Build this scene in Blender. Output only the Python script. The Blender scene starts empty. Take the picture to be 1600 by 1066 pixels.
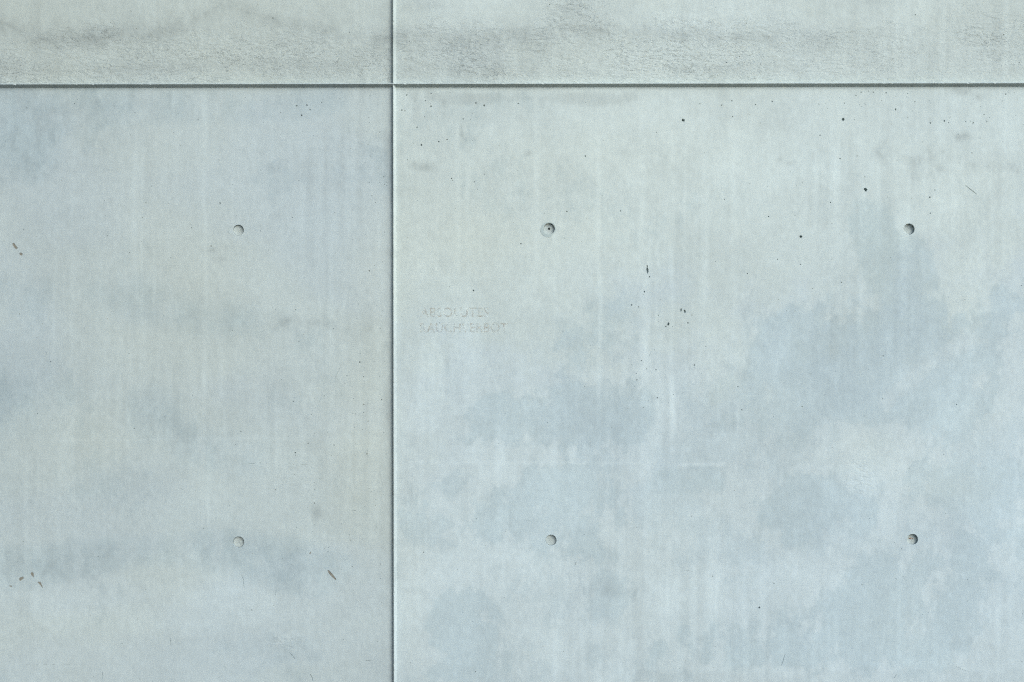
import bpy, math, random
import numpy as np
from mathutils import Vector
from mathutils.geometry import delaunay_2d_cdt

random.seed(7)
RNG = np.random.default_rng(11)
scene = bpy.context.scene
R = math.radians

# ------------------------------------------------------------------ camera
S = 0.0025                 # metres of wall per pixel of the 1600 px wide photograph
ZC = 1.75                  # height of the camera
DIST = 5.0                 # camera to wall
cam_d = bpy.data.cameras.new('camera')
cam = bpy.data.objects.new('camera', cam_d)
scene.collection.objects.link(cam)
cam.location = (0, -DIST, ZC)
cam.rotation_euler = (R(90), R(0.07), 0)
cam_d.sensor_width = 36
cam_d.lens = 36 * DIST / (1600 * S)
cam_d.clip_end = 500
scene.camera = cam

# ------------------------------------------------------------------ sky, sun, exposure
SUN_EL, SUN_AZ = R(31), R(42)        # azimuth to the right of the wall's outward normal
world = bpy.data.worlds.new('World')
scene.world = world
world.use_nodes = True
wn = world.node_tree
sky = wn.nodes.new('ShaderNodeTexSky')
sky.sky_type = 'NISHITA'
sky.sun_disc = False
sky.sun_elevation = SUN_EL
sky.sun_rotation = math.pi - SUN_AZ
sky.dust_density = 1.0
bg = wn.nodes['Background']
bg.inputs['Strength'].default_value = 0.13
wn.links.new(sky.outputs['Color'], bg.inputs['Color'])

sun_d = bpy.data.lights.new('sun', 'SUN')
sun_d.energy = 1.15
sun_d.angle = R(30)
sun_d.color = (1.0, 0.985, 0.96)
sun = bpy.data.objects.new('sun', sun_d)
scene.collection.objects.link(sun)
to_sun = Vector((math.cos(SUN_EL) * math.sin(SUN_AZ), -math.cos(SUN_EL) * math.cos(SUN_AZ), math.sin(SUN_EL)))
sun.rotation_euler = to_sun.to_track_quat('Z', 'Y').to_euler()
sun.location = to_sun * 30

vs = scene.view_settings
vs.view_transform = 'Standard'
vs.look = 'None'
vs.exposure = 1.33
vs.gamma = 1.0
vs.use_curve_mapping = False
scene.cycles.use_denoising = False      # keep the fine grain of the concrete
scene.cycles.filter_width = 1.25
scene.cycles.max_bounces = 6

# ------------------------------------------------------------------ helpers
def wx(u): return (u - 800.0) * S
def wz(v): return ZC - (v - 533.0) * S

def link(o, parent=None):
    scene.collection.objects.link(o)
    if parent is not None:
        o.parent = parent
    return o

def mesh_obj(name, verts, faces, mat, parent=None, smooth=False, mats=None):
    me = bpy.data.meshes.new(name)
    me.from_pydata([tuple(v) for v in verts], [], [tuple(f) for f in faces])
    for m in (mats or [mat]):
        me.materials.append(m)
    if smooth:
        me.polygons.foreach_set('use_smooth', [True] * len(me.polygons))
    me.validate()
    me.update()
    return link(bpy.data.objects.new(name, me), parent)

def smoothstep(a, b, x):
    t = np.clip((x - a) / (b - a), 0, 1)
    return t * t * (3 - 2 * t)

# ------------------------------------------------------------------ stain fields (numpy, one sample each PX photo pixels)
PX = 2.0
GW, GH = int(1600 / PX) + 1, int(1066 / PX) + 1
U, V = np.meshgrid(np.arange(GW) * PX, np.arange(GH) * PX)

def vnoise(cx, cy, seed):
    """value noise over the frame, cells cx by cy photo pixels, 0..1"""
    r = np.random.default_rng(seed)
    ratio = max(cx, cy) / min(cx, cy)
    ang = r.uniform(-1, 1) * (3.1 if ratio < 1.4 else (.2 if ratio < 2.5 else .012))
    nx, ny = min(int(2400 / cx) + 9, 1500), min(int(2400 / cy) + 9, 1500)
    g = r.random((ny, nx))
    fx = (U * math.cos(ang) - V * math.sin(ang)) / cx + 1000.3
    fy = (U * math.sin(ang) + V * math.cos(ang)) / cy + 1000.7
    ix, iy = np.floor(fx).astype(int), np.floor(fy).astype(int)
    tx, ty = fx - ix, fy - iy
    tx, ty = tx * tx * (3 - 2 * tx), ty * ty * (3 - 2 * ty)
    i0, i1, j0, j1 = ix % nx, (ix + 1) % nx, iy % ny, (iy + 1) % ny
    a = g[j0, i0] * (1 - tx) + g[j0, i1] * tx
    b = g[j1, i0] * (1 - tx) + g[j1, i1] * tx
    return a * (1 - ty) + b * ty

def fbm(cx, cy, seed, octv=4, gain=0.55):
    out, amp, tot = 0.0, 1.0, 0.0
    for k in range(octv):
        out = out + amp * vnoise(cx / 2 ** k, cy / 2 ** k, seed * 31 + k)
        tot += amp
        amp *= gain
    return out / tot - 0.5            # about -0.35..0.35

def blur(a, px):
    n = max(1, int(px / PX))
    if n < 2:
        return a
    for _ in range(2):
        for ax in (0, 1):
            pad = [(0, 0), (0, 0)]
            pad[ax] = (n, n)
            c = np.cumsum(np.pad(a, pad, mode='edge'), axis=ax)
            if ax == 0:
                a = (c[2 * n:, :] - c[:-2 * n, :]) / (2 * n)
            else:
                a = (c[:, 2 * n:] - c[:, :-2 * n]) / (2 * n)
            a = a[:GH, :GW]
    return a

def poly(pts):
    m = np.zeros(U.shape, bool)
    n = len(pts)
    for i in range(n):
        (x1, y1), (x2, y2) = pts[i], pts[(i + 1) % n]
        if y1 == y2:
            continue
        c = ((y1 > V) != (y2 > V)) & (U < (x2 - x1) * (V - y1) / (y2 - y1) + x1)
        m ^= c
    return m.astype(float)

EDGE = fbm(90, 80, 3, 5, 0.66) * 1.0        # ragged, cloud-like
EDGE2 = fbm(22, 40, 5, 4, 0.8)
BLOT = np.full(U.shape, -1.0)
def blotch(pts, soft=26, crisp=0.16, ragged=1.0):
    p = poly(pts)
    b = 0.6 * blur(p, soft) + 0.4 * blur(p, soft * 2.2)
    f = b + ragged * (EDGE * 2.5 + EDGE2 * 1.0)
    return (0.55 * smoothstep(0.5 - crisp * .45, 0.5 + crisp * .45, f) + 0.45 * smoothstep(0.35, 1.05, f)) * smoothstep(.04, .3, b)

def line(pts, width):
    d = np.full(U.shape, 1e9)
    for (x1, y1), (x2, y2) in zip(pts[:-1], pts[1:]):
        L = (x2 - x1) ** 2 + (y2 - y1) ** 2 + 1e-9
        t = np.clip(((U - x1) * (x2 - x1) + (V - y1) * (y2 - y1)) / L, 0, 1)
        d = np.minimum(d, np.hypot(U - x1 - t * (x2 - x1), V - y1 - t * (y2 - y1)))
    return np.exp(-(d / width) ** 2)

def spot(u, v, ru, rv=None):
    rv = rv or ru
    return np.exp(-(((U - u) / ru) ** 2 + ((V - v) / rv) ** 2))

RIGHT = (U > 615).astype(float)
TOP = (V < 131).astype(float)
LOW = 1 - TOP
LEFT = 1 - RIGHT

def blot_field(pts, soft, region, ragged=1.0):
    global BLOT
    p = poly(pts)
    b = 0.6 * blur(p, soft) + 0.4 * blur(p, soft * 2.2)
    f = b - 0.5 + ragged * (EDGE * 2.5 + EDGE2 * .6) - 2 * (1 - smoothstep(.04, .3, b)) - 3 * (1 - region)
    BLOT = np.maximum(BLOT, f)
damp = np.zeros(U.shape)              # blue-grey damp looking blotches
def add_damp(amount, pts, **k):
    global damp
    damp = np.maximum(damp, amount * blotch(pts, **k))
    blot_field(pts, k.get('soft', 26), RIGHT * LOW, k.get('ragged', 1.0))
# right hand panel
add_damp(0.75, [(1328, 318), (1345, 302), (1398, 300), (1408, 350), (1440, 378), (1462, 420), (1472, 452), (1420, 480), (1350, 470), (1340, 400), (1322, 350)], soft=14, crisp=.12, ragged=.5)
add_damp(0.85, [(1105, 600), (1118, 550), (1160, 520), (1210, 500), (1300, 480), (1345, 470), (1400, 478), (1470, 448), (1530, 455), (1570, 468), (1600, 470), (1600, 500), (1555, 530), (1540, 600), (1530, 660), (1500, 690), (1440, 690), (1400, 650), (1340, 690), (1190, 680), (1120, 650)], soft=30, crisp=.2)
add_damp(0.6, [(1288, 478), (1290, 455), (1304, 448), (1312, 470), (1302, 490)], soft=8, ragged=.5)
add_damp(0.8, [(718, 690), (735, 650), (770, 628), (850, 622), (980, 598), (1020, 625), (1005, 690), (950, 712), (860, 690), (790, 705)], soft=20, crisp=.2)
add_damp(0.45, [(835, 560), (850, 500), (880, 480), (950, 470), (1000, 500), (970, 560), (900, 590)], soft=24, crisp=.25)
add_damp(0.85, [(840, 735), (985, 705), (995, 800), (985, 885), (905, 895), (870, 880), (835, 865), (760, 850), (690, 820), (685, 785), (780, 755)], soft=20, crisp=.16)
add_damp(0.8, [(985, 745), (1060, 730), (1140, 726), (1140, 778), (1080, 770), (1010, 780)], soft=10, crisp=.14, ragged=.6)
add_damp(0.8, [(1175, 800), (1190, 770), (1270, 715), (1330, 695), (1372, 730), (1365, 830), (1300, 870), (1225, 885), (1185, 860)], soft=24, crisp=.2)
add_damp(0.7, [(1380, 760), (1480, 720), (1600, 730), (1600, 800), (1480, 830), (1400, 820)], soft=24, crisp=.22)
add_damp(0.85, [(1000, 1010), (1080, 988), (1150, 995), (1240, 975), (1265, 905), (1380, 850), (1480, 835), (1600, 840), (1600, 870), (1550, 905), (1548, 980), (1560, 1005), (1500, 1040), (1250, 1042), (1015, 1046)], soft=24, crisp=.2)
add_damp(0.7, [(665, 1060), (690, 960), (720, 900), (760, 960), (795, 985), (795, 1055)], soft=22, crisp=.22, ragged=1.7)
add_damp(0.55, [(905, 900), (960, 880), (1000, 930), (960, 985), (900, 960)], soft=18, crisp=.2)
add_damp(0.5, [(640, 760), (700, 720), (740, 760), (720, 860), (640, 850)], soft=26, crisp=.3)
damp *= RIGHT * LOW
# pale streaks crossing the blotches
damp *= 1 - 0.75 * line([(1385, 625), (1440, 575), (1510, 535)], 15)
damp *= 1 - 0.6 * line([(1180, 905), (1260, 868), (1320, 820)], 13)
damp *= 1 - 0.5 * spot(1345, 735, 34, 45)
dl = np.zeros(U.shape)
def add_left(amount, pts, **k):
    global dl
    dl = np.maximum(dl, amount * blotch(pts, **k))
    blot_field(pts, k.get('soft', 26), LEFT * LOW, k.get('ragged', 1.0))
add_left(0.8, [(0, 136), (560, 136), (545, 180), (430, 196), (210, 196), (105, 202), (92, 285), (0, 292)], soft=18, crisp=.5, ragged=.22)
add_left(0.8, [(125, 440), (230, 430), (330, 470), (450, 470), (460, 505), (330, 535), (200, 510), (140, 495)], soft=24, crisp=.7, ragged=.22)
add_left(0.55, [(395, 255), (460, 250), (480, 300), (440, 325), (400, 300)], soft=18, crisp=.3)
add_left(0.45, [(520, 240), (612, 240), (612, 290), (530, 300)], soft=20, crisp=.3)
add_left(0.6, [(0, 540), (100, 560), (115, 640), (60, 690), (0, 690)], soft=30, crisp=.7, ragged=.25)
add_left(0.95, [(195, 610), (270, 600), (300, 655), (380, 680), (432, 700), (425, 742), (335, 745), (270, 705), (205, 690)], soft=20, crisp=.7, ragged=.22)
add_left(0.95, [(0, 860), (140, 845), (360, 828), (500, 850), (590, 880), (515, 940), (430, 925), (330, 893), (220, 886), (100, 912), (0, 925)], soft=16, crisp=.4, ragged=.14)
add_left(0.55, [(330, 1010), (400, 985), (490, 1010), (530, 1066), (330, 1066)], soft=22, crisp=.3)
dl *= LEFT * LOW
damp = damp + 1.55 * dl * np.clip(.85 + 2.2 * fbm(40, 70, 101, 4, .7) + 1.2 * fbm(12, 130, 102, 2), .2, 1.5)

warm = 0.6 * spot(320, 470, 150, 150) + 0.7 * spot(560, 720, 60, 200) + 0.5 * spot(150, 700, 120, 60) + 0.6 * spot(740, 380, 140, 70) \
     + 0.5 * spot(1345, 700, 60, 40) + 0.5 * spot(1480, 760, 70, 30) + 0.4 * spot(1000, 580, 80, 50) + 0.5 * spot(640, 900, 40, 160) \
     + 0.4 * spot(870, 250, 200, 60) + 0.5 * spot(590, 480, 40, 200) + 0.35 * spot(1200, 640, 80, 60)
warm = warm + 0.8 * fbm(150, 150, 21, 4)
warm += TOP * 0.35

fine_ = fbm(8, 10, 97, 3)
dark = np.zeros(U.shape)              # grey smudges, old dirt
for (u, v, ru, rv, a) in [(648, 160, 9, 14, .8), (672, 150, 7, 12, .5), (693, 168, 8, 10, .5), (722, 205, 4, 14, .8), (730, 220, 6, 8, .5), (745, 217, 5, 4, .5),
        (652, 258, 9, 9, .5), (668, 262, 8, 7, .5), (825, 240, 8, 6, .4), (840, 180, 3, 9, .4), (955, 212, 6, 6, .35), (1502, 215, 14, 7, .7), (1474, 240, 5, 9, .5),
        (1471, 264, 7, 6, .6), (1430, 255, 10, 10, .5), (1437, 244, 6, 8, .4), (1373, 238, 6, 10, .45), (1380, 252, 5, 8, .4), (1455, 243, 8, 12, .3), (1520, 262, 10, 8, .35),
        (1560, 262, 30, 8, .35), (1590, 268, 14, 8, .4), (1217, 250, 6, 5, .6), (1236, 256, 10, 3, .4), (1507, 145, 12, 6, .5), (1530, 152, 7, 6, .5), (1190, 205, 6, 18, .25),
        (1348, 412, 12, 6, .45), (1490, 140, 8, 8, .4), (330, 390, 10, 5, .55), (345, 405, 8, 5, .4), (430, 265, 12, 8, .45), (470, 262, 8, 12, .35), (555, 213, 8, 4, .4),
        (530, 290, 6, 9, .35), (604, 240, 5, 14, .4), (445, 505, 20, 10, .45), (510, 505, 22, 8, .4), (575, 515, 9, 7, .35), (610, 395, 10, 6, .3), (652, 660, 8, 22, .4),
        (495, 800, 9, 22, .4), (490, 700, 12, 30, .3), (605, 640, 8, 40, .3), (420, 998, 22, 5, .5), (640, 770, 10, 12, .3), (960, 925, 18, 10, .4), (985, 1000, 10, 8, .3)]:
    dark += a * spot(u, v, ru, rv) * (1.15 if u > 1360 and 195 < v < 290 else 1.0)
dark *= np.clip(0.75 + 3.2 * EDGE2 + 1.5 * fine_, 0.05, 2)
dark += 0.45 * RIGHT * LOW * blotch([(680, 148), (1000, 148), (1030, 158), (980, 166), (690, 166), (670, 158)], soft=7, crisp=.4, ragged=.5)
dark += 0.25 * smoothstep(1030, 1050, V) * blotch([(1000, 1052), (1600, 1046), (1600, 1070), (1000, 1070)], soft=8, crisp=.4, ragged=.8)
dark += LOW * LEFT * 0.5 * line([(575, 140), (612, 150), (614, 300)], 14) * (0.5 + 2 * np.clip(EDGE2, 0, 1))
dark += 0.5 * line([(617, 540), (617, 900)], 12) * (0.3 + 2 * np.clip(fbm(30, 120, 61, 3), 0, 1))
# bands where the upper pour met the lower one
band = 1.0 * line([(0, 36), (30, 50), (60, 58), (140, 60), (200, 52), (260, 48), (300, 34)], 15) + .55 * line([(290, 38), (335, 16), (362, 8), (400, 22), (440, 34), (500, 44), (560, 60), (612, 60)], 10) \
     + .6 * line([(0, 104), (90, 106), (200, 106), (320, 100), (560, 104)], 13) + .65 * line([(620, 62), (720, 66), (860, 58)], 24) + .7 * line([(625, 110), (740, 112), (840, 108)], 16) \
     + .5 * line([(800, 52), (960, 46), (1080, 56), (1210, 62)], 9) + .45 * line([(830, 116), (900, 112), (960, 118)], 8) + .6 * spot(1282, 68, 30, 18) \
     + .4 * line([(1060, 110), (1180, 104), (1250, 112)], 9) + .45 * spot(660, 8, 40, 12) + .45 * spot(1370, 3, 45, 9) + .45 * spot(895, 12, 26, 18) + .3 * spot(1540, 60, 80, 40)
band += .35 * line([(0, 62), (300, 52), (620, 66)], 34) + .25 * line([(620, 66), (900, 70)], 45) + .2 * line([(900, 60), (1350, 70)], 30)
band *= TOP * (0.8 + 1.6 * EDGE + 1.2 * EDGE2)
fold = .8 * line([(0, 33), (22, 42), (45, 58), (75, 62)], 2.2) + .6 * line([(285, 38), (318, 22), (345, 8), (360, 2)], 2.2) + .5 * line([(330, 0), (365, 12), (395, 22), (430, 30)], 2.2) \
     + .4 * line([(480, 40), (505, 48), (520, 60), (560, 58), (605, 60)], 2.4)
rough = TOP * np.clip(0.08 + smoothstep(25, 60, V + 60 * EDGE) * (0.75 + 1.2 * EDGE) * (1 - 0.55 * smoothstep(950, 1500, U)) + 1.0 * spot(895, 10, 34, 32) + .5 * spot(1560, 40, 60, 40), 0, 1.3)
rough += 0.9 * spot(1345, 740, 22, 32) + 0.7 * spot(445, 1003, 34, 13) + 0.25 * spot(80, 800, 90, 50) + .3 * spot(460, 735, 60, 30)
rough += 0.05

pale = np.zeros(U.shape)
for (u, v1, v2, w, a) in [(936, 230, 660, 4, .55), (1004, 150, 620, 5, .45), (1050, 200, 700, 4, .5), (1100, 150, 520, 6, .35), (1146, 140, 520, 5, .4), (715, 180, 460, 4, .3), (733, 260, 480, 3, .35),
        (840, 140, 430, 5, .3), (866, 230, 520, 3, .25), (212, 200, 520, 4, .35), (223, 220, 520, 2.5, .35), (320, 130, 700, 3.5, .4), (240, 300, 480, 3, .25), (113, 200, 600, 5, .25), (87, 300, 560, 3, .2),
        (324, 715, 850, 3, .5), (118, 560, 640, 3, .35), (483, 540, 1000, 6, .2), (430, 560, 760, 3, .2), (1151, 600, 740, 2.5, .35), (968, 960, 1060, 5, .25), (655, 590, 1040, 4, .2), (1070, 220, 420, 2.5, .3)]:
    pale += a * np.exp(-(((U - u - 5 * (vnoise(400, 90, int(u)) - .5)) / w) ** 2)) * smoothstep(v1 - 30, v1 + 40, V) * (1 - smoothstep(v2 - 60, v2 + 40, V)) * (.35 + 1.3 * vnoise(30, 46, int(u) + 3))
pale += .6 * line([(1062, 727), (1130, 726)], 3) + .35 * line([(640, 722), (1000, 724)], 2) + .25 * line([(80, 688), (600, 683)], 2) + .25 * line([(500, 838), (600, 838)], 2) \
      + .2 * line([(640, 434), (980, 434)], 2) + .5 * blotch([(660, 138), (1000, 136), (1010, 146), (670, 148)], soft=6, crisp=.3, ragged=.4) * RIGHT
pale += .5 * spot(1345, 735, 30, 40) + .3 * spot(1130, 920, 60, 60) + .35 * spot(1210, 900, 80, 40) + .3 * line([(1140, 1050), (1250, 1052)], 8) + .3 * spot(1040, 400, 160, 160)
pale += .45 * spot(1330, 250, 260, 120) * LOW * RIGHT
pale += .5 * LEFT * blotch([(60, 930), (130, 908), (220, 890), (330, 897), (430, 932), (460, 975), (300, 1000), (150, 990), (40, 970)], soft=24, crisp=.4, ragged=.7)

# pale streaks bite into the blotches
BLOT -= 1.2 * line([(1385, 625), (1440, 575), (1510, 535)], 13) + 1.0 * line([(1180, 905), (1260, 868), (1320, 820)], 11) + .8 * spot(1345, 735, 30, 40)
BLOT -= .5 * np.clip(pale, 0, 1) + .36 * LEFT
BLOT = np.maximum(BLOT, -.30 + .22 * RIGHT * smoothstep(540, 660, V + .25 * (U - 1000)) + 1.7 * fbm(150, 110, 91, 5, .62) - 3 * TOP + .0 * LEFT - .4 * np.clip(pale, 0, 1))
BLOT = np.clip(BLOT, -1, 1)

# ---- assemble the concrete's own colour and a painted light falloff (linear albedo)
broad = fbm(260, 200, 41, 4)
mid = fbm(90, 90, 43, 4)
streak = fbm(9, 220, 47, 3)
weave = fbm(150, 7, 53, 3)
fine = fbm(9, 11, 59, 3)
val = 0.43 * np.ones(U.shape)
val *= 1 + 0.16 * broad + 0.15 * mid + 0.14 * streak * np.clip(.5 + 5 * fbm(160, 260, 83, 2), 0, 1.2) + 0.03 * weave * np.clip(.5 + 5 * fbm(260, 120, 84, 2), 0, 1) + 0.09 * fine
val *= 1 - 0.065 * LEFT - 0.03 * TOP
val *= 1 - 0.10 * np.clip(spot(-60, 300, 380, 700) * (1 + 2.2 * broad + 1.5 * mid), 0, 1)  # darker far left: light falloff painted into the colour, broken up by noise
val *= 1 + 0.15 * pale
cloud = smoothstep(-.04, .07, fbm(120, 100, 71, 5, .7) + .5 * EDGE2)          # mottling of the cement skin
flecks = smoothstep(.07, .16, fbm(26, 44, 73, 4, .75) + .6 * fbm(150, 120, 74, 2))
val *= 1 - 0.04 * cloud * (0.6 + 0.4 * RIGHT) + 0.05 * flecks * (0.3 + damp)
val *= 1 - 0.07 * damp * (0.95 + 0.5 * EDGE2)
val *= 1 - 0.30 * np.clip(dark, 0, 1.2)
val *= 1 - 0.20 * np.clip(band, 0, 1.4) - 0.17 * fold * TOP * (.55 + 3 * np.clip(EDGE2, -.2, .3))
val *= 1 + 0.035 * RIGHT * smoothstep(560, 760, V)
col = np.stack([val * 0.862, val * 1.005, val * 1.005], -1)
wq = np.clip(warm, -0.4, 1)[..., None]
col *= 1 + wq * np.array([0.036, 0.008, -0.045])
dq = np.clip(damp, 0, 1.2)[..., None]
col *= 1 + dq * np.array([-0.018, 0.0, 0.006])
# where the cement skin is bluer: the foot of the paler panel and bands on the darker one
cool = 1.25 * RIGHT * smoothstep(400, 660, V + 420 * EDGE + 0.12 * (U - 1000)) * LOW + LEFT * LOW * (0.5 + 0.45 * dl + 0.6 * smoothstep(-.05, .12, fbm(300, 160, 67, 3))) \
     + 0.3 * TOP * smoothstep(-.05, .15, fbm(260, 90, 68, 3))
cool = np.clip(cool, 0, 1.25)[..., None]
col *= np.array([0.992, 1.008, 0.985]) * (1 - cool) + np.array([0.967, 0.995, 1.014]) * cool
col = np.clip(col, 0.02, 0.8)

def sample(arr, x, z):
    """bilinear, mirrored outside the frame so the wall goes on in the same way"""
    u = (np.asarray(x) / S + 800.0) / PX
    v = (533.0 - (np.asarray(z) - ZC) / S) / PX
    def fold_(t, n):
        t = np.mod(t, 2 * (n - 1))
        return np.where(t > n - 1, 2 * (n - 1) - t, t)
    u, v = fold_(u, GW), fold_(v, GH)
    i, j = np.minimum(u.astype(int), GW - 2), np.minimum(v.astype(int), GH - 2)
    fu, fv = u - i, v - j
    if arr.ndim == 3:
        fu, fv = fu[..., None], fv[..., None]
    return (arr[j, i] * (1 - fu) + arr[j, i + 1] * fu) * (1 - fv) + (arr[j + 1, i] * (1 - fu) + arr[j + 1, i + 1] * fu) * fv

# ------------------------------------------------------------------ materials
def new_mat(name):
    m = bpy.data.materials.new(name)
    m.use_nodes = True
    nt = m.node_tree
    b = nt.nodes['Principled BSDF']
    return m, nt, b

def concrete_material(name, attr=True, base=(0.4, 0.42, 0.41), grain=0.19, rough=0.72):
    m, nt, b = new_mat(name)
    N, L = nt.nodes.new, nt.links.new
    geo = N('ShaderNodeNewGeometry')
    def noise(scale, detail=3, rgh=.6, sc=(1, 1, 1), typ=None, dist=0.0):
        mp = N('ShaderNodeMapping'); mp.inputs['Scale'].default_value = sc
        L(geo.outputs['Position'], mp.inputs['Vector'])
        n = N('ShaderNodeTexNoise')
        if typ:
            n.noise_type = typ
        n.inputs['Scale'].default_value = scale
        n.inputs['Detail'].default_value = detail
        n.inputs['Roughness'].default_value = rgh
        n.inputs['Distortion'].default_value = dist
        L(mp.outputs[0], n.inputs['Vector'])
        return n.outputs['Fac'] if 'Fac' in n.outputs else n.outputs[0]
    def math_(op, a, b_):
        n = N('ShaderNodeMath'); n.operation = op
        for i, q in enumerate((a, b_)):
            if isinstance(q, (int, float)):
                n.inputs[i].default_value = q
            else:
                L(q, n.inputs[i])
        return n.outputs[0]
    g1 = noise(260, 2, .7)                       # sand grain
    g2 = noise(70, 3, .6, (1, 1, .45))           # brushed, slightly vertical
    g3 = noise(60, 2, .5, (.12, 1, 3.0))         # faint horizontal drag
    s = math_('ADD', math_('MULTIPLY', math_('SUBTRACT', g1, .5), grain * 2.2),
              math_('ADD', math_('MULTIPLY', math_('SUBTRACT', g2, .5), grain * 1.3), math_('MULTIPLY', math_('SUBTRACT', g3, .5), grain * .25)))
    s = math_('ADD', s, 1.0)
    mul = N('ShaderNodeVectorMath'); mul.operation = 'SCALE'
    if attr:
        at = N('ShaderNodeAttribute'); at.attribute_name = 'tone'
        L(at.outputs['Color'], mul.inputs[0])
    else:
        mul.inputs[0].default_value = base
    L(s, mul.inputs['Scale'])
    out = mul.outputs[0]
    if attr:
        # crisp, flecked edge of the damp blotches, finer than the mesh
        ba = N('ShaderNodeAttribute'); ba.attribute_name = 'blot'
        for sc_, amp_, off_, tint_ in ((40, 1.25, 0.0, (0.958, 0.965, 0.970, 1)), (17, 1.3, -.10, (0.962, 0.972, 0.978, 1)), (95, 1.0, -.22, (1.03, 1.03, 1.03, 1))):
            nb_ = noise(sc_, 7, .74, (1, 1, .62))
            e = math_('ADD', math_('ADD', ba.outputs['Fac'], off_), math_('MULTIPLY', math_('SUBTRACT', nb_, .5), amp_ * 1.25))
            mr = N('ShaderNodeMapRange'); mr.interpolation_type = 'SMOOTHSTEP'
            mr.inputs['From Min'].default_value, mr.inputs['From Max'].default_value = -.025, .04
            L(e, mr.inputs['Value'])
            mx = N('ShaderNodeMix'); mx.data_type = 'RGBA'; mx.blend_type = 'MULTIPLY'
            mx.inputs[7].default_value = tint_
            L(mr.outputs[0], mx.inputs[0]); L(out, mx.inputs[6])
            out = mx.outputs[2]
    crease = None
    if attr:
        ra = N('ShaderNodeAttribute'); ra.attribute_name = 'relief'
        cn = noise(15, 5, .6, (1, 1, 2.3), None, 1.4)
        ab = math_('ABSOLUTE', math_('SUBTRACT', cn, .5), 0.0)
        mc = N('ShaderNodeMapRange'); mc.interpolation_type = 'SMOOTHSTEP'
        mc.inputs['From Min'].default_value, mc.inputs['From Max'].default_value = .001, .014
        mc.inputs['To Min'].default_value, mc.inputs['To Max'].default_value = 1, 0
        L(ab, mc.inputs['Value'])
        sep = N('ShaderNodeSeparateXYZ'); L(geo.outputs['Position'], sep.inputs[0])
        crease = math_('MULTIPLY', math_('MULTIPLY', mc.outputs[0], ra.outputs['Fac']), math_('GREATER_THAN', sep.outputs['Z'], 2.76))
        patch = noise(5, 2, .5, (1, 1, 2.0))
        crease = math_('MULTIPLY', crease, math_('MULTIPLY', math_('SUBTRACT', patch, .28), 2.2))
        crease = math_('MAXIMUM', crease, 0.0)
        m2 = N('ShaderNodeMix'); m2.data_type = 'RGBA'; m2.blend_type = 'MULTIPLY'
        m2.inputs[7].default_value = (0.86, 0.87, 0.87, 1)
        L(crease, m2.inputs[0]); L(out, m2.inputs[6])
        out = m2.outputs[2]
    L(out, b.inputs['Base Color'])
    b.inputs['Roughness'].default_value = rough
    b.inputs['Specular IOR Level'].default_value = 0.25
    # relief: fine sand everywhere, crinkled skin where the 'relief' attribute says so
    h1 = math_('MULTIPLY', g1, 0.00022)
    h2 = math_('MULTIPLY', noise(34, 2, .5), 0.0006)
    h = math_('ADD', h1, h2)
    if attr:
        h = math_('SUBTRACT', h, math_('MULTIPLY', crease, 0.0009))
        w1 = noise(20, 4, .52, (1, 1, 2.0), None, 1.6)
        w2 = noise(44, 2, .5, (1, 1, 2.0), None, 2.0)
        wr = math_('ADD', math_('MULTIPLY', w1, 0.0033), math_('MULTIPLY', w2, 0.0007))
        h = math_('ADD', h, math_('MULTIPLY', wr, ra.outputs['Fac']))
    bp = N('ShaderNodeBump')
    bp.inputs['Strength'].default_value = 1.0
    bp.inputs['Distance'].default_value = 1.0
    L(h, bp.inputs['Height'])
    L(bp.outputs[0], b.inputs['Normal'])
    return m

CONCRETE = concrete_material('cast_concrete')
MORTAR = concrete_material('plug_mortar', attr=False, base=(0.298, 0.348, 0.338), grain=0.25, rough=0.8)
SMEAR = concrete_material('mortar_smear', attr=False, base=(0.295, 0.365, 0.36), grain=0.12, rough=0.6)
AGG = concrete_material('bared_aggregate', attr=False, base=(0.165, 0.165, 0.14), grain=0.35, rough=0.85)
SHADE_WING = concrete_material('added_side_wall_concrete', attr=False, base=(0.12, 0.125, 0.125), grain=0.12)  # for the unseen wall added to shade the left panels
PAVE = concrete_material('asphalt', attr=False, base=(0.04, 0.04, 0.04), grain=0.5, rough=0.9)

def rust_material():
    m, nt, b = new_mat('rust')
    n = nt.nodes.new('ShaderNodeTexNoise'); n.inputs['Scale'].default_value = 600
    r = nt.nodes.new('ShaderNodeValToRGB')
    r.color_ramp.elements[0].color = (0.07, 0.03, 0.015, 1)
    r.color_ramp.elements[1].color = (0.30, 0.13, 0.05, 1)
    nt.links.new(n.outputs['Fac'], r.inputs[0]); nt.links.new(r.outputs[0], b.inputs['Base Color'])
    b.inputs['Roughness'].default_value = .9
    return m
RUST = rust_material()

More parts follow.
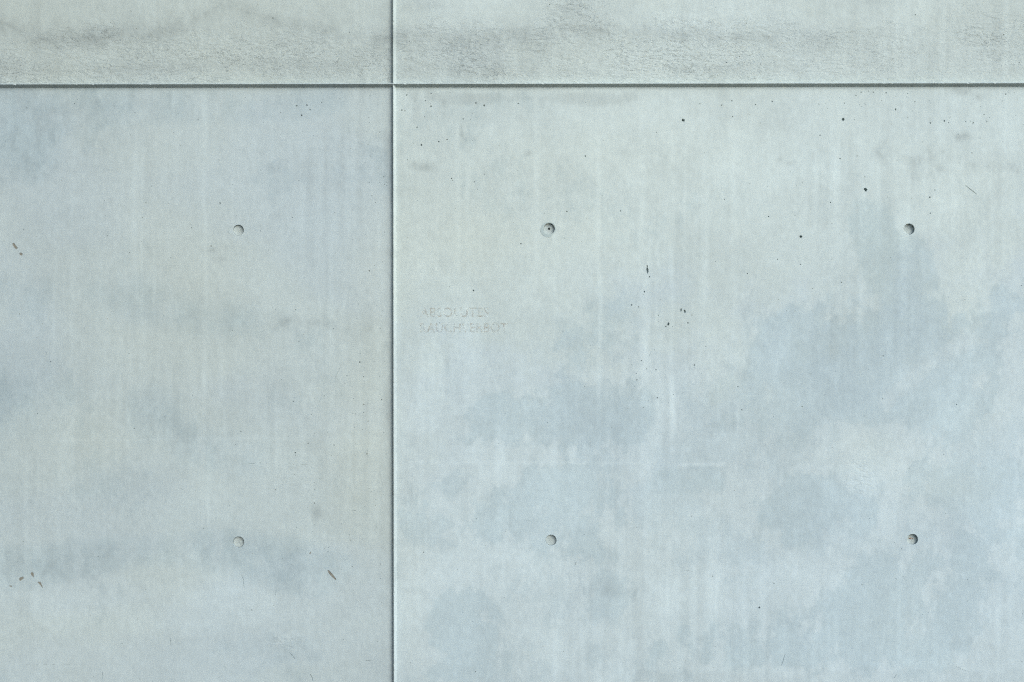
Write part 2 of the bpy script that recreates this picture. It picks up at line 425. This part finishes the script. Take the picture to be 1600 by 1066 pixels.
def faded_print_material():
    m, nt, b = new_mat('faded_print')
    N, L = nt.nodes.new, nt.links.new
    geo = N('ShaderNodeNewGeometry')
    n1 = N('ShaderNodeTexNoise'); n1.inputs['Scale'].default_value = 42; n1.inputs['Detail'].default_value = 4; n1.inputs['Roughness'].default_value = .65
    n2 = N('ShaderNodeTexNoise'); n2.inputs['Scale'].default_value = 75; n2.inputs['Detail'].default_value = 3
    for n in (n1, n2):
        L(geo.outputs['Position'], n.inputs['Vector'])
    cr = N('ShaderNodeValToRGB')
    cr.color_ramp.elements[0].position, cr.color_ramp.elements[0].color = .33, (0.24, 0.225, 0.18, 1)
    cr.color_ramp.elements[1].position, cr.color_ramp.elements[1].color = .41, (0.43, 0.425, 0.375, 1)
    L(n2.outputs['Fac'], cr.inputs[0])
    L(cr.outputs[0], b.inputs['Base Color'])
    b.inputs['Roughness'].default_value = .8
    mr = N('ShaderNodeMapRange')
    mr.inputs['From Min'].default_value, mr.inputs['From Max'].default_value = .40, .64
    mr.inputs['To Min'].default_value, mr.inputs['To Max'].default_value = 0.0, 0.27
    L(n1.outputs['Fac'], mr.inputs['Value'])
    L(mr.outputs[0], b.inputs['Alpha'])
    return m
PRINT = faded_print_material()

# ------------------------------------------------------------------ ground and added side wall (outside the frame; they shade and bounce)
g = mesh_obj('ground', [(-150, -150, 0), (150, -150, 0), (150, 150, 0), (-150, 150, 0)], [(0, 1, 2, 3)], PAVE)
g['kind'] = 'structure'

# ------------------------------------------------------------------ the wall
X0, X1 = -2.5, 4.78
XR = [wx(615.6), 2.16]
ZJ = wz(132.2)
ZTOP = 4.45
THICK = 0.25

wall = link(bpy.data.objects.new('concrete_wall', None))
wall.location = (0, 0, 0)
wall['label'] = 'pale blue-grey cast concrete wall with raised joints and round tie holes'
wall['category'] = 'wall'
wall['kind'] = 'thing'

# pits and blow holes: (u, v, radius in photo px, stretch along v, tilt)
PITS = [(1068, 188.5, 2.3, 1.1), (1318, 187.5, 2.1, 1.3), (1353, 297, 2.9, 1.0), (1251.5, 370, 2.3, .9), (1281.5, 212, 1.5, .6), (1313, 248.5, 1.8, .6), (1400, 172, 1.4, 1.3),
        (1417, 143.5, 1.6, 1.5), (1454, 193, 1.4, 1), (1476, 190, 1.3, 1.5), (1145, 182.5, 1.2, 1), (1207, 159, 1.3, .9), (1181, 164, 1.2, 1), (1454, 334, 1.3, .8), (1215, 406, 1.1, 1),
        (1168, 428, 1.2, 1), (1315, 442, 1.2, 1), (1251, 414, 1, 1), (1201, 339, 1.1, 1), (1298, 317, 1.1, 1), (1521, 193, 1.4, 1.1), (1538, 180, 1.1, 1), (1509, 191, 1, 1), (1128, 165, 1.1, 1),
        (464, 165, 1.7, .8), (480, 164, 1.5, .9), (485, 171, 1.3, 1), (472, 180, 1.5, 1), (609, 197, 1.5, 1), (42, 168, 1.3, .7), (330, 384, 1.2, 1), (577, 423, 1.4, 1.2), (344, 317, 1.1, 2.6),
        (886, 330.5, 1.4, 1), (970, 330, 1.2, 1), (814, 381, 1.3, 1), (1007, 456, 1.4, 1.2), (987, 477, 1.5, 1), (1064, 485, 1.5, 1.9), (1070, 487, 1.7, 1.9), (1044.5, 507, 1.9, 1.4), (1040.5, 510.5, 1.2, 1),
        (1075, 505, 1.4, 1), (1015, 433, 1.3, 1), (810, 162, 1.2, 1), (740, 454, 1.3, 1.2), (706, 279, 1.2, 1), (915, 244, 1.2, 1.3), (1047, 138, 1.5, .8), (1026, 207, 1.1, 1), (998, 480, 1.2, 1), (1029, 493, 1.1, 1),
        (562, 566, 1.5, 1), (523, 594, 1.3, 1), (458, 627, 1.2, 1), (575, 658, 1.3, 1), (461, 707, 1.4, 1), (491, 786, 1.6, .8), (393, 953, 1.4, .7), (430, 765, 1.2, 1), (573, 709, 1.3, 1),
        (1012, 552, 1.2, 1.2), (1002, 564, 1.1, 1), (1025, 578, 1.2, 1), (1085, 571, 1.3, 1), (995, 594, 1.2, 1), (994, 584, 1, 1), (1153, 605, 1.3, 1.1), (1159, 641, 1.4, .7), (1027, 622, 1.2, 1),
        (1186, 950, 1.7, 1.2), (1380, 557, 1.2, 1), (1253, 636, 1.1, 1), (1379, 624, 1, 1), (659, 226.5, 1.5, 1.3), (686, 221, 1.3, 1), (699, 218, 1.3, 1), (744, 161, 1.4, .9), (757, 165, 1.4, 1.2),
        (644, 142, 1.3, 1), (636, 148.5, 1.3, 1), (628.5, 172, 1.5, .8), (633, 173, 1.2, 1), (665, 157.5, 1.2, .8), (674, 166, 1.4, 1), (622, 199.5, 1.4, 1), (674, 146, 1.3, 1.2), (652, 199, 1.2, 1.2), (724, 186, 1.2, 1),
        (606, 625, 1.4, .9), (596, 624.5, 1.2, 1), (1032, 142, 1.1, 1), (1144, 158, 1.1, 1), (1338, 150, 1.1, 1), (1346, 145, 1.1, 1), (1385, 146, 1.1, 1), (1430, 160, 1.1, 1), (1572, 148, 1.2, 1), (1550, 139, 1.2, 1),
        (1365, 145, 1.2, .9), (1320, 162, 1.1, .9), (1519, 240, 1, 1), (1461, 298, 1, 1), (1453, 309, 1.4, 1), (1431, 24, 1.3, 1), (1136, 98, 1.2, .8), (1396, 93, 1.1, .9)]
PITS = [(u, v, r if r > 1.9 else r * .84, st, random.uniform(-.4, .4)) for u, v, r, st in PITS]
def scatter(n, u0, u1, v0, v1, rmin, rmax):
    for _ in range(n):
        r = rmin + (rmax - rmin) * random.random() ** 2.5
        PITS.append((random.uniform(u0, u1), random.uniform(v0, v1), r, random.uniform(.7, 1.5), random.uniform(-1, 1)))
scatter(30, 560, 611, 145, 320, .45, .8)
scatter(40, 540, 611, 320, 960, .45, .8)
scatter(25, 622, 790, 140, 300, .45, .75)
scatter(50, 1270, 1600, 138, 200, .45, .8)
scatter(130, 622, 1600, 140, 560, .4, .75)
scatter(140, 5, 600, 140, 560, .4, .8)
scatter(120, 440, 610, 560, 900, .4, .8)
scatter(60, 0, 600, 560, 1066, .45, .9)
scatter(20, 980, 1110, 540, 640, .4, .7)
scatter(80, 630, 1600, 560, 1066, .45, .85)
scatter(50, 0, 1600, 4, 122, .45, .9)
# places outside the frame
scatter(120, 1600, 2000, 140, 1200, .5, 1.6)
scatter(80, 0, 1340, 1070, 1200, .5, 1.2)

# scratches and cracks: polylines in photo px, half width in px
CUTS = [([(266, 997), (266.4, 1009)], .8), ([(484, 1053), (486.5, 1058), (488.5, 1064)], .8), ([(451, 1019), (457, 1025), (461, 1030)], .7), ([(159, 1048), (160, 1056), (159, 1062)], .6),
        ([(377, 898), (380, 906), (381, 919)], .5), ([(431, 921), (430, 931)], .5), ([(533, 570), (528, 580), (523, 593)], .4), ([(897.5, 884), (900, 878)], .9), ([(1508, 290), (1513, 294), (1518, 298), (1522, 301), (1527, 305)], .6),
        ([(1226, 1023), (1222, 1036), (1219, 1042)], .55), ([(1493, 1042), (1505, 1048), (1514, 1051)], .4), ([(1400, 1055), (1396, 1061)], .7), ([(388, 724), (398, 723.5)], .6), ([(468, 725.5), (480, 725)], .5),
        ([(40, 1038), (48, 1038.4)], .5), ([(54, 1038.4), (60, 1038)], .5), ([(66, 1038), (75, 1038)], .5), ([(80, 1037.6), (86, 1037.8)], .5), ([(92, 1037), (109, 1037)], .5), ([(60, 919), (61, 928)], .6),
        ([(549, 797), (556, 797.5)], .6), ([(570, 1032), (579, 1032)], .8), ([(1168, 178.5), (1174, 180)], .5), ([(281, 762), (286, 765)], .6), ([(1070, 892), (1082, 893)], .5), ([(338, 1060), (344, 1057)], .6),
        ([(1207, 911), (1210, 913)], .9), ([(1345, 914), (1348, 915)], .7), ([(820, 812), (830, 815)], .45), ([(1018, 548), (1013, 560)], .4)]
GASH = [(1010.4, 414), (1012.5, 415.5), (1012, 418.5), (1013.6, 422), (1013.2, 426), (1011.8, 428.5), (1010.8, 424.5), (1009.6, 421.5), (1010.8, 418)]
CHIPS = [[(19, 380), (22, 378.5), (28, 387), (25, 389), (21.5, 385.5)], [(30, 395), (33, 393.5), (35.5, 396), (34, 398.5), (31, 398)],
         [(29.3, 903.5), (31.5, 901), (35.5, 900), (37, 902.5), (34, 905), (31, 907), (29.2, 905.8)], [(46.5, 896), (49.3, 892.6), (52.3, 895.5), (52, 902), (49.6, 899.6)],
         [(57.6, 908.6), (60, 908), (63, 908.3), (64.8, 913), (66.5, 917), (65.2, 918), (62.6, 914.4)], [(13.4, 914.8), (15, 913.8), (18.4, 914.4), (18, 916), (15.6, 916.8)],
         [(511, 891.5), (513, 890.4), (519, 897), (525.2, 905), (523.6, 906.6), (518, 901.5), (513, 896)], [(482.5, 864.5), (484.5, 861.5), (486, 862.5), (484, 866)]]
CHIPS = [[(u + random.uniform(-.3, .3), v + random.uniform(-.3, .3)) for u, v in c] for c in CHIPS]

# tie holes: (u, v, radius px, depth m)
HOLES = [(372.6, 359.4, 8.7, .007), (858.2, 357.6, 8.9, .009), (1420.6, 359, 8.9, .0115), (372.4, 846.6, 8.8, .0055), (860.6, 844.4, 8.7, .007), (1425.4, 843.8, 8.8, .011)]
OUT = [(1907, 359, 8.8, .015), (1908, 844, 8.8, .015)] + [(u, -96, 8.8, .015) for u in (372, 859, 1422, 1907)]
ALLH = HOLES + OUT

def ring(cx, cz, r, n, stretch=1.0, tilt=0.0, jag=0.0):
    out = []
    ca, sa = math.cos(tilt), math.sin(tilt)
    for i in range(n):
        a = 2 * math.pi * i / n
        q = r * (1 + random.uniform(-jag, jag))
        x, z = q * math.cos(a), q * math.sin(a) * stretch
        out.append((cx + x * ca - z * sa, cz + x * sa + z * ca))
    return out

def thick_line(pts, hw):
    P = [Vector((wx(u), wz(v))) for u, v in pts]
    L_, R_ = [], []
    for i, p in enumerate(P):
        d = (P[min(i + 1, len(P) - 1)] - P[max(i - 1, 0)]).normalized()
        n = Vector((-d.y, d.x)) * hw * S * (0.35 if i in (0, len(P) - 1) else random.uniform(.7, 1.2))
        L_.append(tuple(p + n)); R_.append(tuple(p - n))
    return L_ + R_[::-1]

def area(pts):
    return .5 * sum(pts[i][0] * pts[(i + 1) % len(pts)][1] - pts[(i + 1) % len(pts)][0] * pts[i][1] for i in range(len(pts)))

def features_for(x0, x1, z0, z1):
    fs = []                                            # (rim polygon, kind, depth, centre)
    def inside(c, r):
        return x0 + r + .02 < c[0] < x1 - r - .02 and z0 + r + .02 < c[1] < z1 - r - .02
    used = []
    def free(c, r):
        return all((c[0] - q[0]) ** 2 + (c[1] - q[1]) ** 2 > (r + q[2] + .0012) ** 2 for q in used)
    for h in ALLH:
        c, r = (wx(h[0]), wz(h[1])), h[2] * S
        if x0 < c[0] < x1 and z0 < c[1] < z1:
            fs.append((ring(c[0], c[1], r, 56, 1, 0, .012), 'hole', h[3], c)); used.append((c[0], c[1], r + .004))
    for ch in CHIPS:
        P = [(wx(u), wz(v)) for u, v in ch]
        c = (sum(p[0] for p in P) / len(P), sum(p[1] for p in P) / len(P))
        r = max(math.dist(c, p) for p in P)
        if x0 < c[0] < x1 and z0 < c[1] < z1:
            fs.append((P, 'chip', .0022, c)); used.append((c[0], c[1], r))
    for cu, hw in CUTS:
        P = thick_line(cu, hw)
        c = (sum(p[0] for p in P) / len(P), sum(p[1] for p in P) / len(P))
        r = max(math.dist(c, p) for p in P)
        if inside(c, r) and free(c, r):
            fs.append((P, 'pit', hw * S * 1.6, c)); used.append((c[0], c[1], r))
    P = [(wx(u), wz(v)) for u, v in GASH]
    c = (wx(1012), wz(421))
    if inside(c, .02):
        fs.append((P, 'pit', .012, c)); used.append((c[0], c[1], .02))
    for (u, v, r, st, tl) in PITS:
        c, rr = (wx(u), wz(v)), r * S
        if inside(c, rr * st + .004) and free(c, rr * max(1, st)):
            fs.append((ring(c[0], c[1], rr, 6 if r < 1.1 else 9, st, tl, .3 if r > 1 else .2), 'pit', rr * random.uniform(2.0, 3.2), c))
            used.append((c[0], c[1], rr * max(1, st)))
    return fs

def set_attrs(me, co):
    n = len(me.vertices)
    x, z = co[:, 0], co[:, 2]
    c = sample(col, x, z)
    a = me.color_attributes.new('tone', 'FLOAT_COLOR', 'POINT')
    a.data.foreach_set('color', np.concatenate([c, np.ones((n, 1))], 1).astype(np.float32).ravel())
    rl = me.attributes.new('relief', 'FLOAT', 'POINT')
    rl.data.foreach_set('value', sample(rough, x, z).astype(np.float32))
    bl = me.attributes.new('blot', 'FLOAT', 'POINT')
    bl.data.foreach_set('value', sample(BLOT, x, z).astype(np.float32))

def build_panel(x0, x1, z0, z1, label=None):
    gap = .0015
    x0, x1, z0, z1 = x0 + gap, x1 - gap, z0 + gap, z1 - gap
    fs = features_for(x0, x1, z0, z1)
    fx0, fx1, fz0, fz1 = wx(-12), wx(1612), wz(1078), wz(-12)
    pts = []
    def gridpts(step, keep):
        xs = np.arange(x0 + step * .6, x1 - step * .4, step)
        zs = np.arange(z0 + step * .6, z1 - step * .4, step)
        gx, gz = np.meshgrid(xs, zs)
        gx = gx + RNG.uniform(-.2, .2, gx.shape) * step
        gz = gz + RNG.uniform(-.2, .2, gz.shape) * step
        k = keep(gx, gz)
        return np.stack([gx[k], gz[k]], 1)
    inf = lambda a, b: (a > fx0) & (a < fx1) & (b > fz0) & (b < fz1)
    pts.append(gridpts(2.2 * S, inf))
    pts.append(gridpts(.04, lambda a, b: ~inf(a, b)))
    P = np.concatenate(pts)
    # keep the grid clear of the openings
    keep = np.ones(len(P), bool)
    order = np.argsort(P[:, 0]); xs_sorted = P[order, 0]
    for rim, kind, d, c in fs:
        r = max(math.dist(c, p) for p in rim) + .0006
        i, j = np.searchsorted(xs_sorted, (c[0] - r, c[0] + r))
        idx = order[i:j]
        keep[idx[(P[idx, 0] - c[0]) ** 2 + (P[idx, 1] - c[1]) ** 2 < r * r]] = False
    P = P[keep]
    verts = [Vector((float(a), float(b))) for a, b in P]
    edges = []
    nb = 40
    outline = [(x0 + (x1 - x0) * i / nb, z0) for i in range(nb)] + [(x1, z0 + (z1 - z0) * i / nb) for i in range(nb)] \
            + [(x1 - (x1 - x0) * i / nb, z1) for i in range(nb)] + [(x0, z1 - (z1 - z0) * i / nb) for i in range(nb)]
    loops = []
    for poly_ in [outline] + [f[0] for f in fs]:
        b = len(verts)
        verts += [Vector(p) for p in poly_]
        n = len(poly_)
        edges += [(b + i, b + (i + 1) % n) for i in range(n)]
        loops.append(list(range(b, b + n)))
    ov, oe, of, o2v, _, _ = delaunay_2d_cdt(verts, edges, [], 0, 1e-8, True)
    new_of = {}
    for k, lst in enumerate(o2v):
        for q in lst:
            new_of[q] = k
    co = np.array([(v.x, 0.0, v.y) for v in ov])
    tri = np.array(of)
    cen = co[tri].mean(1)
    # drop triangles inside the openings
    drop = np.zeros(len(tri), bool)
    order = np.argsort(cen[:, 0]); cs = cen[order, 0]
    for rim, kind, d, c in fs:
        xs_ = [p[0] for p in rim]
        i, j = np.searchsorted(cs, (min(xs_), max(xs_)))
        idx = order[i:j]
        zz = cen[idx, 2]
        idx = idx[(zz > min(p[1] for p in rim)) & (zz < max(p[1] for p in rim))]
        if not len(idx):
            continue
        inn = np.zeros(len(idx), bool)
        px_, pz_ = cen[idx, 0], cen[idx, 2]
        n = len(rim)
        for q in range(n):
            (ax, az), (bx_, bz) = rim[q], rim[(q + 1) % n]
            if az == bz:
                continue
            inn ^= ((az > pz_) != (bz > pz_)) & (px_ < (bx_ - ax) * (pz_ - az) / (bz - az) + ax)
        drop[idx[inn]] = True
    tri = tri[~drop]
    V_ = [tuple(c) for c in co]
    e1 = co[tri[:, 1]] - co[tri[:, 0]]; e2 = co[tri[:, 2]] - co[tri[:, 0]]
    ny = e1[:, 2] * e2[:, 0] - e1[:, 0] * e2[:, 2]
    flip = ny > 0
    tri[flip] = tri[flip][:, ::-1]
    F_ = [tuple(int(q) for q in t) for t in tri]
    floors = []
    for (rim, kind, d, c), lp in zip(fs, loops[1:]):
        idx = [new_of[q] for q in lp]
        if area(rim) < 0:
            idx = idx[::-1]
        n = len(idx)
        def add_ring(src, shrink, y):
            b = len(V_)
            for q in src:
                p = V_[q]
                V_.append((c[0] + (p[0] - c[0]) * shrink, y, c[1] + (p[2] - c[1]) * shrink))
            new = list(range(b, b + n))
            for i in range(n):
                F_.append((src[i], src[(i + 1) % n], new[(i + 1) % n], new[i]))
            return new
        if kind == 'hole':
            r1 = add_ring(idx, .965, .0008)
            r2 = add_ring(r1, .985, d + .032)
            F_.append(tuple(r2))
        elif kind == 'chip':
            r1 = add_ring(idx, .94, d)
            F_.append(tuple(r1))
        else:
            r1 = add_ring(idx, .92, d * .5)
            r2 = add_ring(r1, .55, d)
            F_.append(tuple(r2))
    lp = [new_of[q] for q in loops[0]]
    b = len(V_)
    for q in lp:
        V_.append((V_[q][0], THICK, V_[q][2]))
    n = len(lp)
    for i in range(n):
        F_.append((lp[i], b + i, b + (i + 1) % n, lp[(i + 1) % n]))
    F_.append(tuple(b + i for i in range(n))[::-1])
    me = bpy.data.meshes.new('concrete_panel')
    me.from_pydata(V_, [], F_)
    me.materials.append(CONCRETE)
    me.update()
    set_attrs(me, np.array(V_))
    o = link(bpy.data.objects.new('concrete_panel', me), wall)
    if label:
        o['label'] = label
    return o

xs = [X0] + XR + [X1]
panels = {}
for i in range(3):
    panels[i, 0] = build_panel(xs[i], xs[i + 1], 0.0, ZJ)
    panels[i, 1] = build_panel(xs[i], xs[i + 1], ZJ, ZTOP)
panels[0, 0]['label'] = 'darker grey-green panel with brown chips and two tie holes'
panels[1, 0]['label'] = 'paler panel with blue-grey blotches and faded lettering'
panels[0, 1]['label'] = 'crinkled strip of panel with dark wavy bands above the joint'
panels[1, 1]['label'] = 'lighter crinkled panel above the joint'

# ------------------------------------------------------------------ raised joints
def ridge(p0, p1, hw_a, hw_b, height, seed):
    """triangular fin from p0 to p1 (x, z); hw_a / hw_b are the foot widths on either side"""
    r = np.random.default_rng(seed)
    p0, p1 = Vector(p0), Vector(p1)
    d = (p1 - p0); L = d.length; d.normalize()
    nrm = Vector((-d.y, d.x))
    n = int(L / .008)
    wob = np.convolve(r.normal(0, 1, n + 41), np.hanning(21) / 10, 'same')[20:-20] * .00012
    jit = r.normal(0, .00007, n + 1)
    nick = np.zeros(n + 1)
    for _ in range(int(L * 9)):
        k = r.integers(1, n)
        nick[k] += r.uniform(.0005, .0045) * r.random()
    V_, F_ = [], []
    for i in range(n + 1):
        p = p0 + d * (L * i / n)
        t = height - nick[i] + float(jit[i])
        cw = .0009 + nick[i] * .5
        a = p + nrm * (hw_a + float(wob[i])); b = p - nrm * (hw_b + float(wob[i]))
        t1 = p + nrm * (cw + float(wob[i])); t2 = p - nrm * (cw - float(wob[i]))
        V_ += [(a.x, .001, a.y), (t1.x, -t, t1.y), (t2.x, -t, t2.y), (b.x, .001, b.y)]
        if i:
            q = 4 * (i - 1)
            for k in range(3):
                F_.append((q + k, q + k + 1, q + 5 + k, q + 4 + k))
    F_.append((0, 3, 2, 1)); F_.append(tuple(4 * n + k for k in (0, 1, 2, 3)))
    me = bpy.data.meshes.new('joint_ridge')
    me.from_pydata(V_, [], F_)
    me.materials.append(CONCRETE)
    me.update()
    set_attrs(me, np.array(V_))
    me.attributes['blot'].data.foreach_set('value', np.full(len(V_), -1, np.float32))
    me.attributes['relief'].data.foreach_set('value', np.full(len(V_), .1, np.float32))
    return link(bpy.data.objects.new('joint_ridge', me), wall)

hr = ridge((X0, ZJ), (X1, ZJ), .0070, .0118, .0180, 1)
hr['label'] = 'horizontal raised joint between the panel rows'
for k, x in enumerate(XR):
    vr = ridge((x, 0), (x, ZTOP), .0076, .0108, .0145, 5 + k)
    vr['label'] = 'upright raised joint between neighbouring panels'

# ------------------------------------------------------------------ tie hole plugs
def panel_of(x, z):
    i = 0 if x < XR[0] else (1 if x < XR[1] else 2)
    return panels[i, 0 if z < ZJ else 1]

def plug(u, v, rpx, depth, socket=False, dish=.0015):
    cx, cz, r = wx(u), wz(v), rpx * S * .918
    prof = [(r, depth + (.03 if socket else .003)), (r, depth - .0006), (r * .93, depth - .0002), (r * .6, depth + dish * .7)]
    if socket:
        prof += [(r * .24, depth + dish), (r * .2, depth + .004), (r * .17, depth + .026)]
    else:
        prof += [(r * .25, depth + dish)]
    n = 40
    V_, F_ = [], []
    for k, (q, y) in enumerate(prof):
        for i in range(n):
            a = 2 * math.pi * i / n
            jx = random.uniform(-.0004, .0004) if k > 1 else 0
            V_.append((cx + (q + jx) * math.cos(a), y + jx * .7, cz + (q + jx) * math.sin(a)))
        if k:
            b = (k - 1) * n
            for i in range(n):
                F_.append((b + i, b + (i + 1) % n, b + n + (i + 1) % n, b + n + i))
    F_.append(tuple((len(prof) - 1) * n + i for i in range(n)))
    return mesh_obj('tie_hole_plug', V_, F_, MORTAR, panel_of(cx, cz), smooth=False)

for h in ALLH:
    plug(*h, socket=(h is HOLES[1]))

def flat_patch(name, outline, y_front, mat, parent, thick=.0006):
    """thin slab with real thickness lying on the wall, outline in photo px"""
    P = [(wx(u), wz(v)) for u, v in outline]
    if area(P) < 0:
        P = P[::-1]
    n = len(P)
    V_ = [(x, y_front, z) for x, z in P] + [(x, y_front + thick, z) for x, z in P]
    F_ = [tuple(range(n)), tuple(range(2 * n - 1, n - 1, -1))] + [(i, n + i, n + (i + 1) % n, (i + 1) % n) for i in range(n)]
    return mesh_obj(name, V_, F_, mat, parent)

def band_patch(name, inner, outer, y_front, mat, parent, thick=.0012):
    n = len(inner)
    V_, F_ = [], []
    for rgn, y in ((inner, y_front + thick), (inner, y_front), (outer, y_front), (outer, y_front + thick)):
        V_ += [(wx(u), y, wz(v)) for u, v in rgn]
    for k in range(3):
        for i in range(n):
            F_.append((k * n + i, (k + 1) * n + i, (k + 1) * n + (i + 1) % n, k * n + (i + 1) % n))
    return mesh_obj(name, V_, F_, mat, parent)

# mortar squeezed out round the plugged hole with the drilled centre
pan = panels[1, 0]
inner, outer = [], []
for i in range(48):
    a = 2 * math.pi * i / 48
    inner.append((858.2 + 9.1 * math.cos(a), 357.6 + 9.1 * math.sin(a)))
    w = 1.6 + 3.3 * max(0, math.cos(a - R(140))) ** .8 + .35 * math.sin(5 * a)
    outer.append((858.2 + (9.1 + w) * math.cos(a), 357.6 + (9.1 + w) * math.sin(a)))
band_patch('mortar_smear', inner, outer, -.0007, SMEAR, pan)
# faint round imprint beside the upper hole of the darker panel
inner, outer = [], []
for i in range(32):
    a = 2 * math.pi * i / 32
    k = .55 if abs(a - math.pi) < 2.0 else .06
    inner.append((362.2 + 5.0 * math.cos(a), 359.8 + 5.6 * math.sin(a)))
    outer.append((362.2 + (5.0 + k) * math.cos(a) * 1.0, 359.8 + (5.6 + k) * math.sin(a)))
V0 = [(u, v) for (u, v) in zip(inner, outer)]
inner = [q[0] for q in V0][9:24]; outer = [q[1] for q in V0][9:24]
arc = inner + outer[::-1]
flat_patch('ring_imprint', arc, -.0007, SMEAR, panels[0, 0], .0012)
# rust marks and socket crack
for pts_, h in (([(1421.2, 841.6), (1422.6, 842.6), (1424, 841.9), (1425.6, 841.6), (1424.2, 843.2), (1422.6, 843.7), (1421.4, 842.8)], HOLES[5]), ([(1426.4, 842.4), (1427.2, 842.2), (1427.4, 844), (1426.6, 844.4)], HOLES[5])):
    flat_patch('rust_spot', pts_, h[3] - .0008, RUST, panels[1, 0], .003)
for ch in CHIPS:
    c = (sum(p[0] for p in ch) / len(ch), sum(p[1] for p in ch) / len(ch))
    flat_patch('chip_scar', [(c[0] + (u - c[0]) * .93, c[1] + (v - c[1]) * .93) for u, v in ch], .0012, AGG, panels[0, 0], .0015)

# ------------------------------------------------------------------ faded lettering left by the formwork
def lettering(text, u0, u1, vtop, vbot, parent):
    cu = bpy.data.curves.new('faded_lettering', 'FONT')
    cu.body = text
    cu.size = 1.0
    cu.space_character = 1.06
    cu.extrude = .004
    cu.offset = .012
    tmp = bpy.data.objects.new('tmp_text', cu)
    scene.collection.objects.link(tmp)
    bpy.context.view_layer.update()
    dg = bpy.context.evaluated_depsgraph_get()
    me = bpy.data.meshes.new_from_object(tmp.evaluated_get(dg))
    bpy.data.objects.remove(tmp)
    n = len(me.vertices)
    c = np.zeros(n * 3); me.vertices.foreach_get('co', c); c = c.reshape(-1, 3)
    lo, hi = c.min(0), c.max(0)
    x = wx(u0) + (c[:, 0] - lo[0]) / (hi[0] - lo[0]) * (u1 - u0) * S
    z = wz(vbot) + (c[:, 1] - lo[1]) / (hi[1] - lo[1]) * (vbot - vtop) * S
    y = np.where(c[:, 2] > 0, -.0002, -.0001)
    me.vertices.foreach_set('co', np.stack([x, y, z], 1).ravel())
    me.materials.clear(); me.materials.append(PRINT)
    me.update()
    me.name = 'faded_lettering'
    o = link(bpy.data.objects.new('faded_lettering', me), parent)
    o['label'] = 'faded stencilled words ' + text
    return o
lettering('ABSOLUTES', 656.5, 764, 480.5, 495.5, panels[1, 0])
lettering('RAUCHVERBOT', 656.5, 793, 504.5, 519.5, panels[1, 0])

# ------------------------------------------------------------------ added, unseen wing that shades the wall from one side
WX = X0 - .005
def shade_wing():
    V_ = []
    for (x, y, z) in ((WX - .3, -14, 0), (WX, -14, 0), (WX, THICK, 0), (WX - .3, THICK, 0)):
        V_.append((x, y, z))
    V_ += [(x, y, 11.0) for x, y, _ in V_[:4]]
    F_ = [(0, 1, 2, 3)[::-1], (4, 5, 6, 7), (0, 1, 5, 4), (1, 2, 6, 5), (2, 3, 7, 6), (3, 0, 4, 7)]
    o = mesh_obj('added_side_wall', V_, F_, SHADE_WING)
    o['label'] = 'dark grey side wall added out of view to shade the pale wall'
    o['category'] = 'wall'
    o['kind'] = 'thing'
shade_wing()
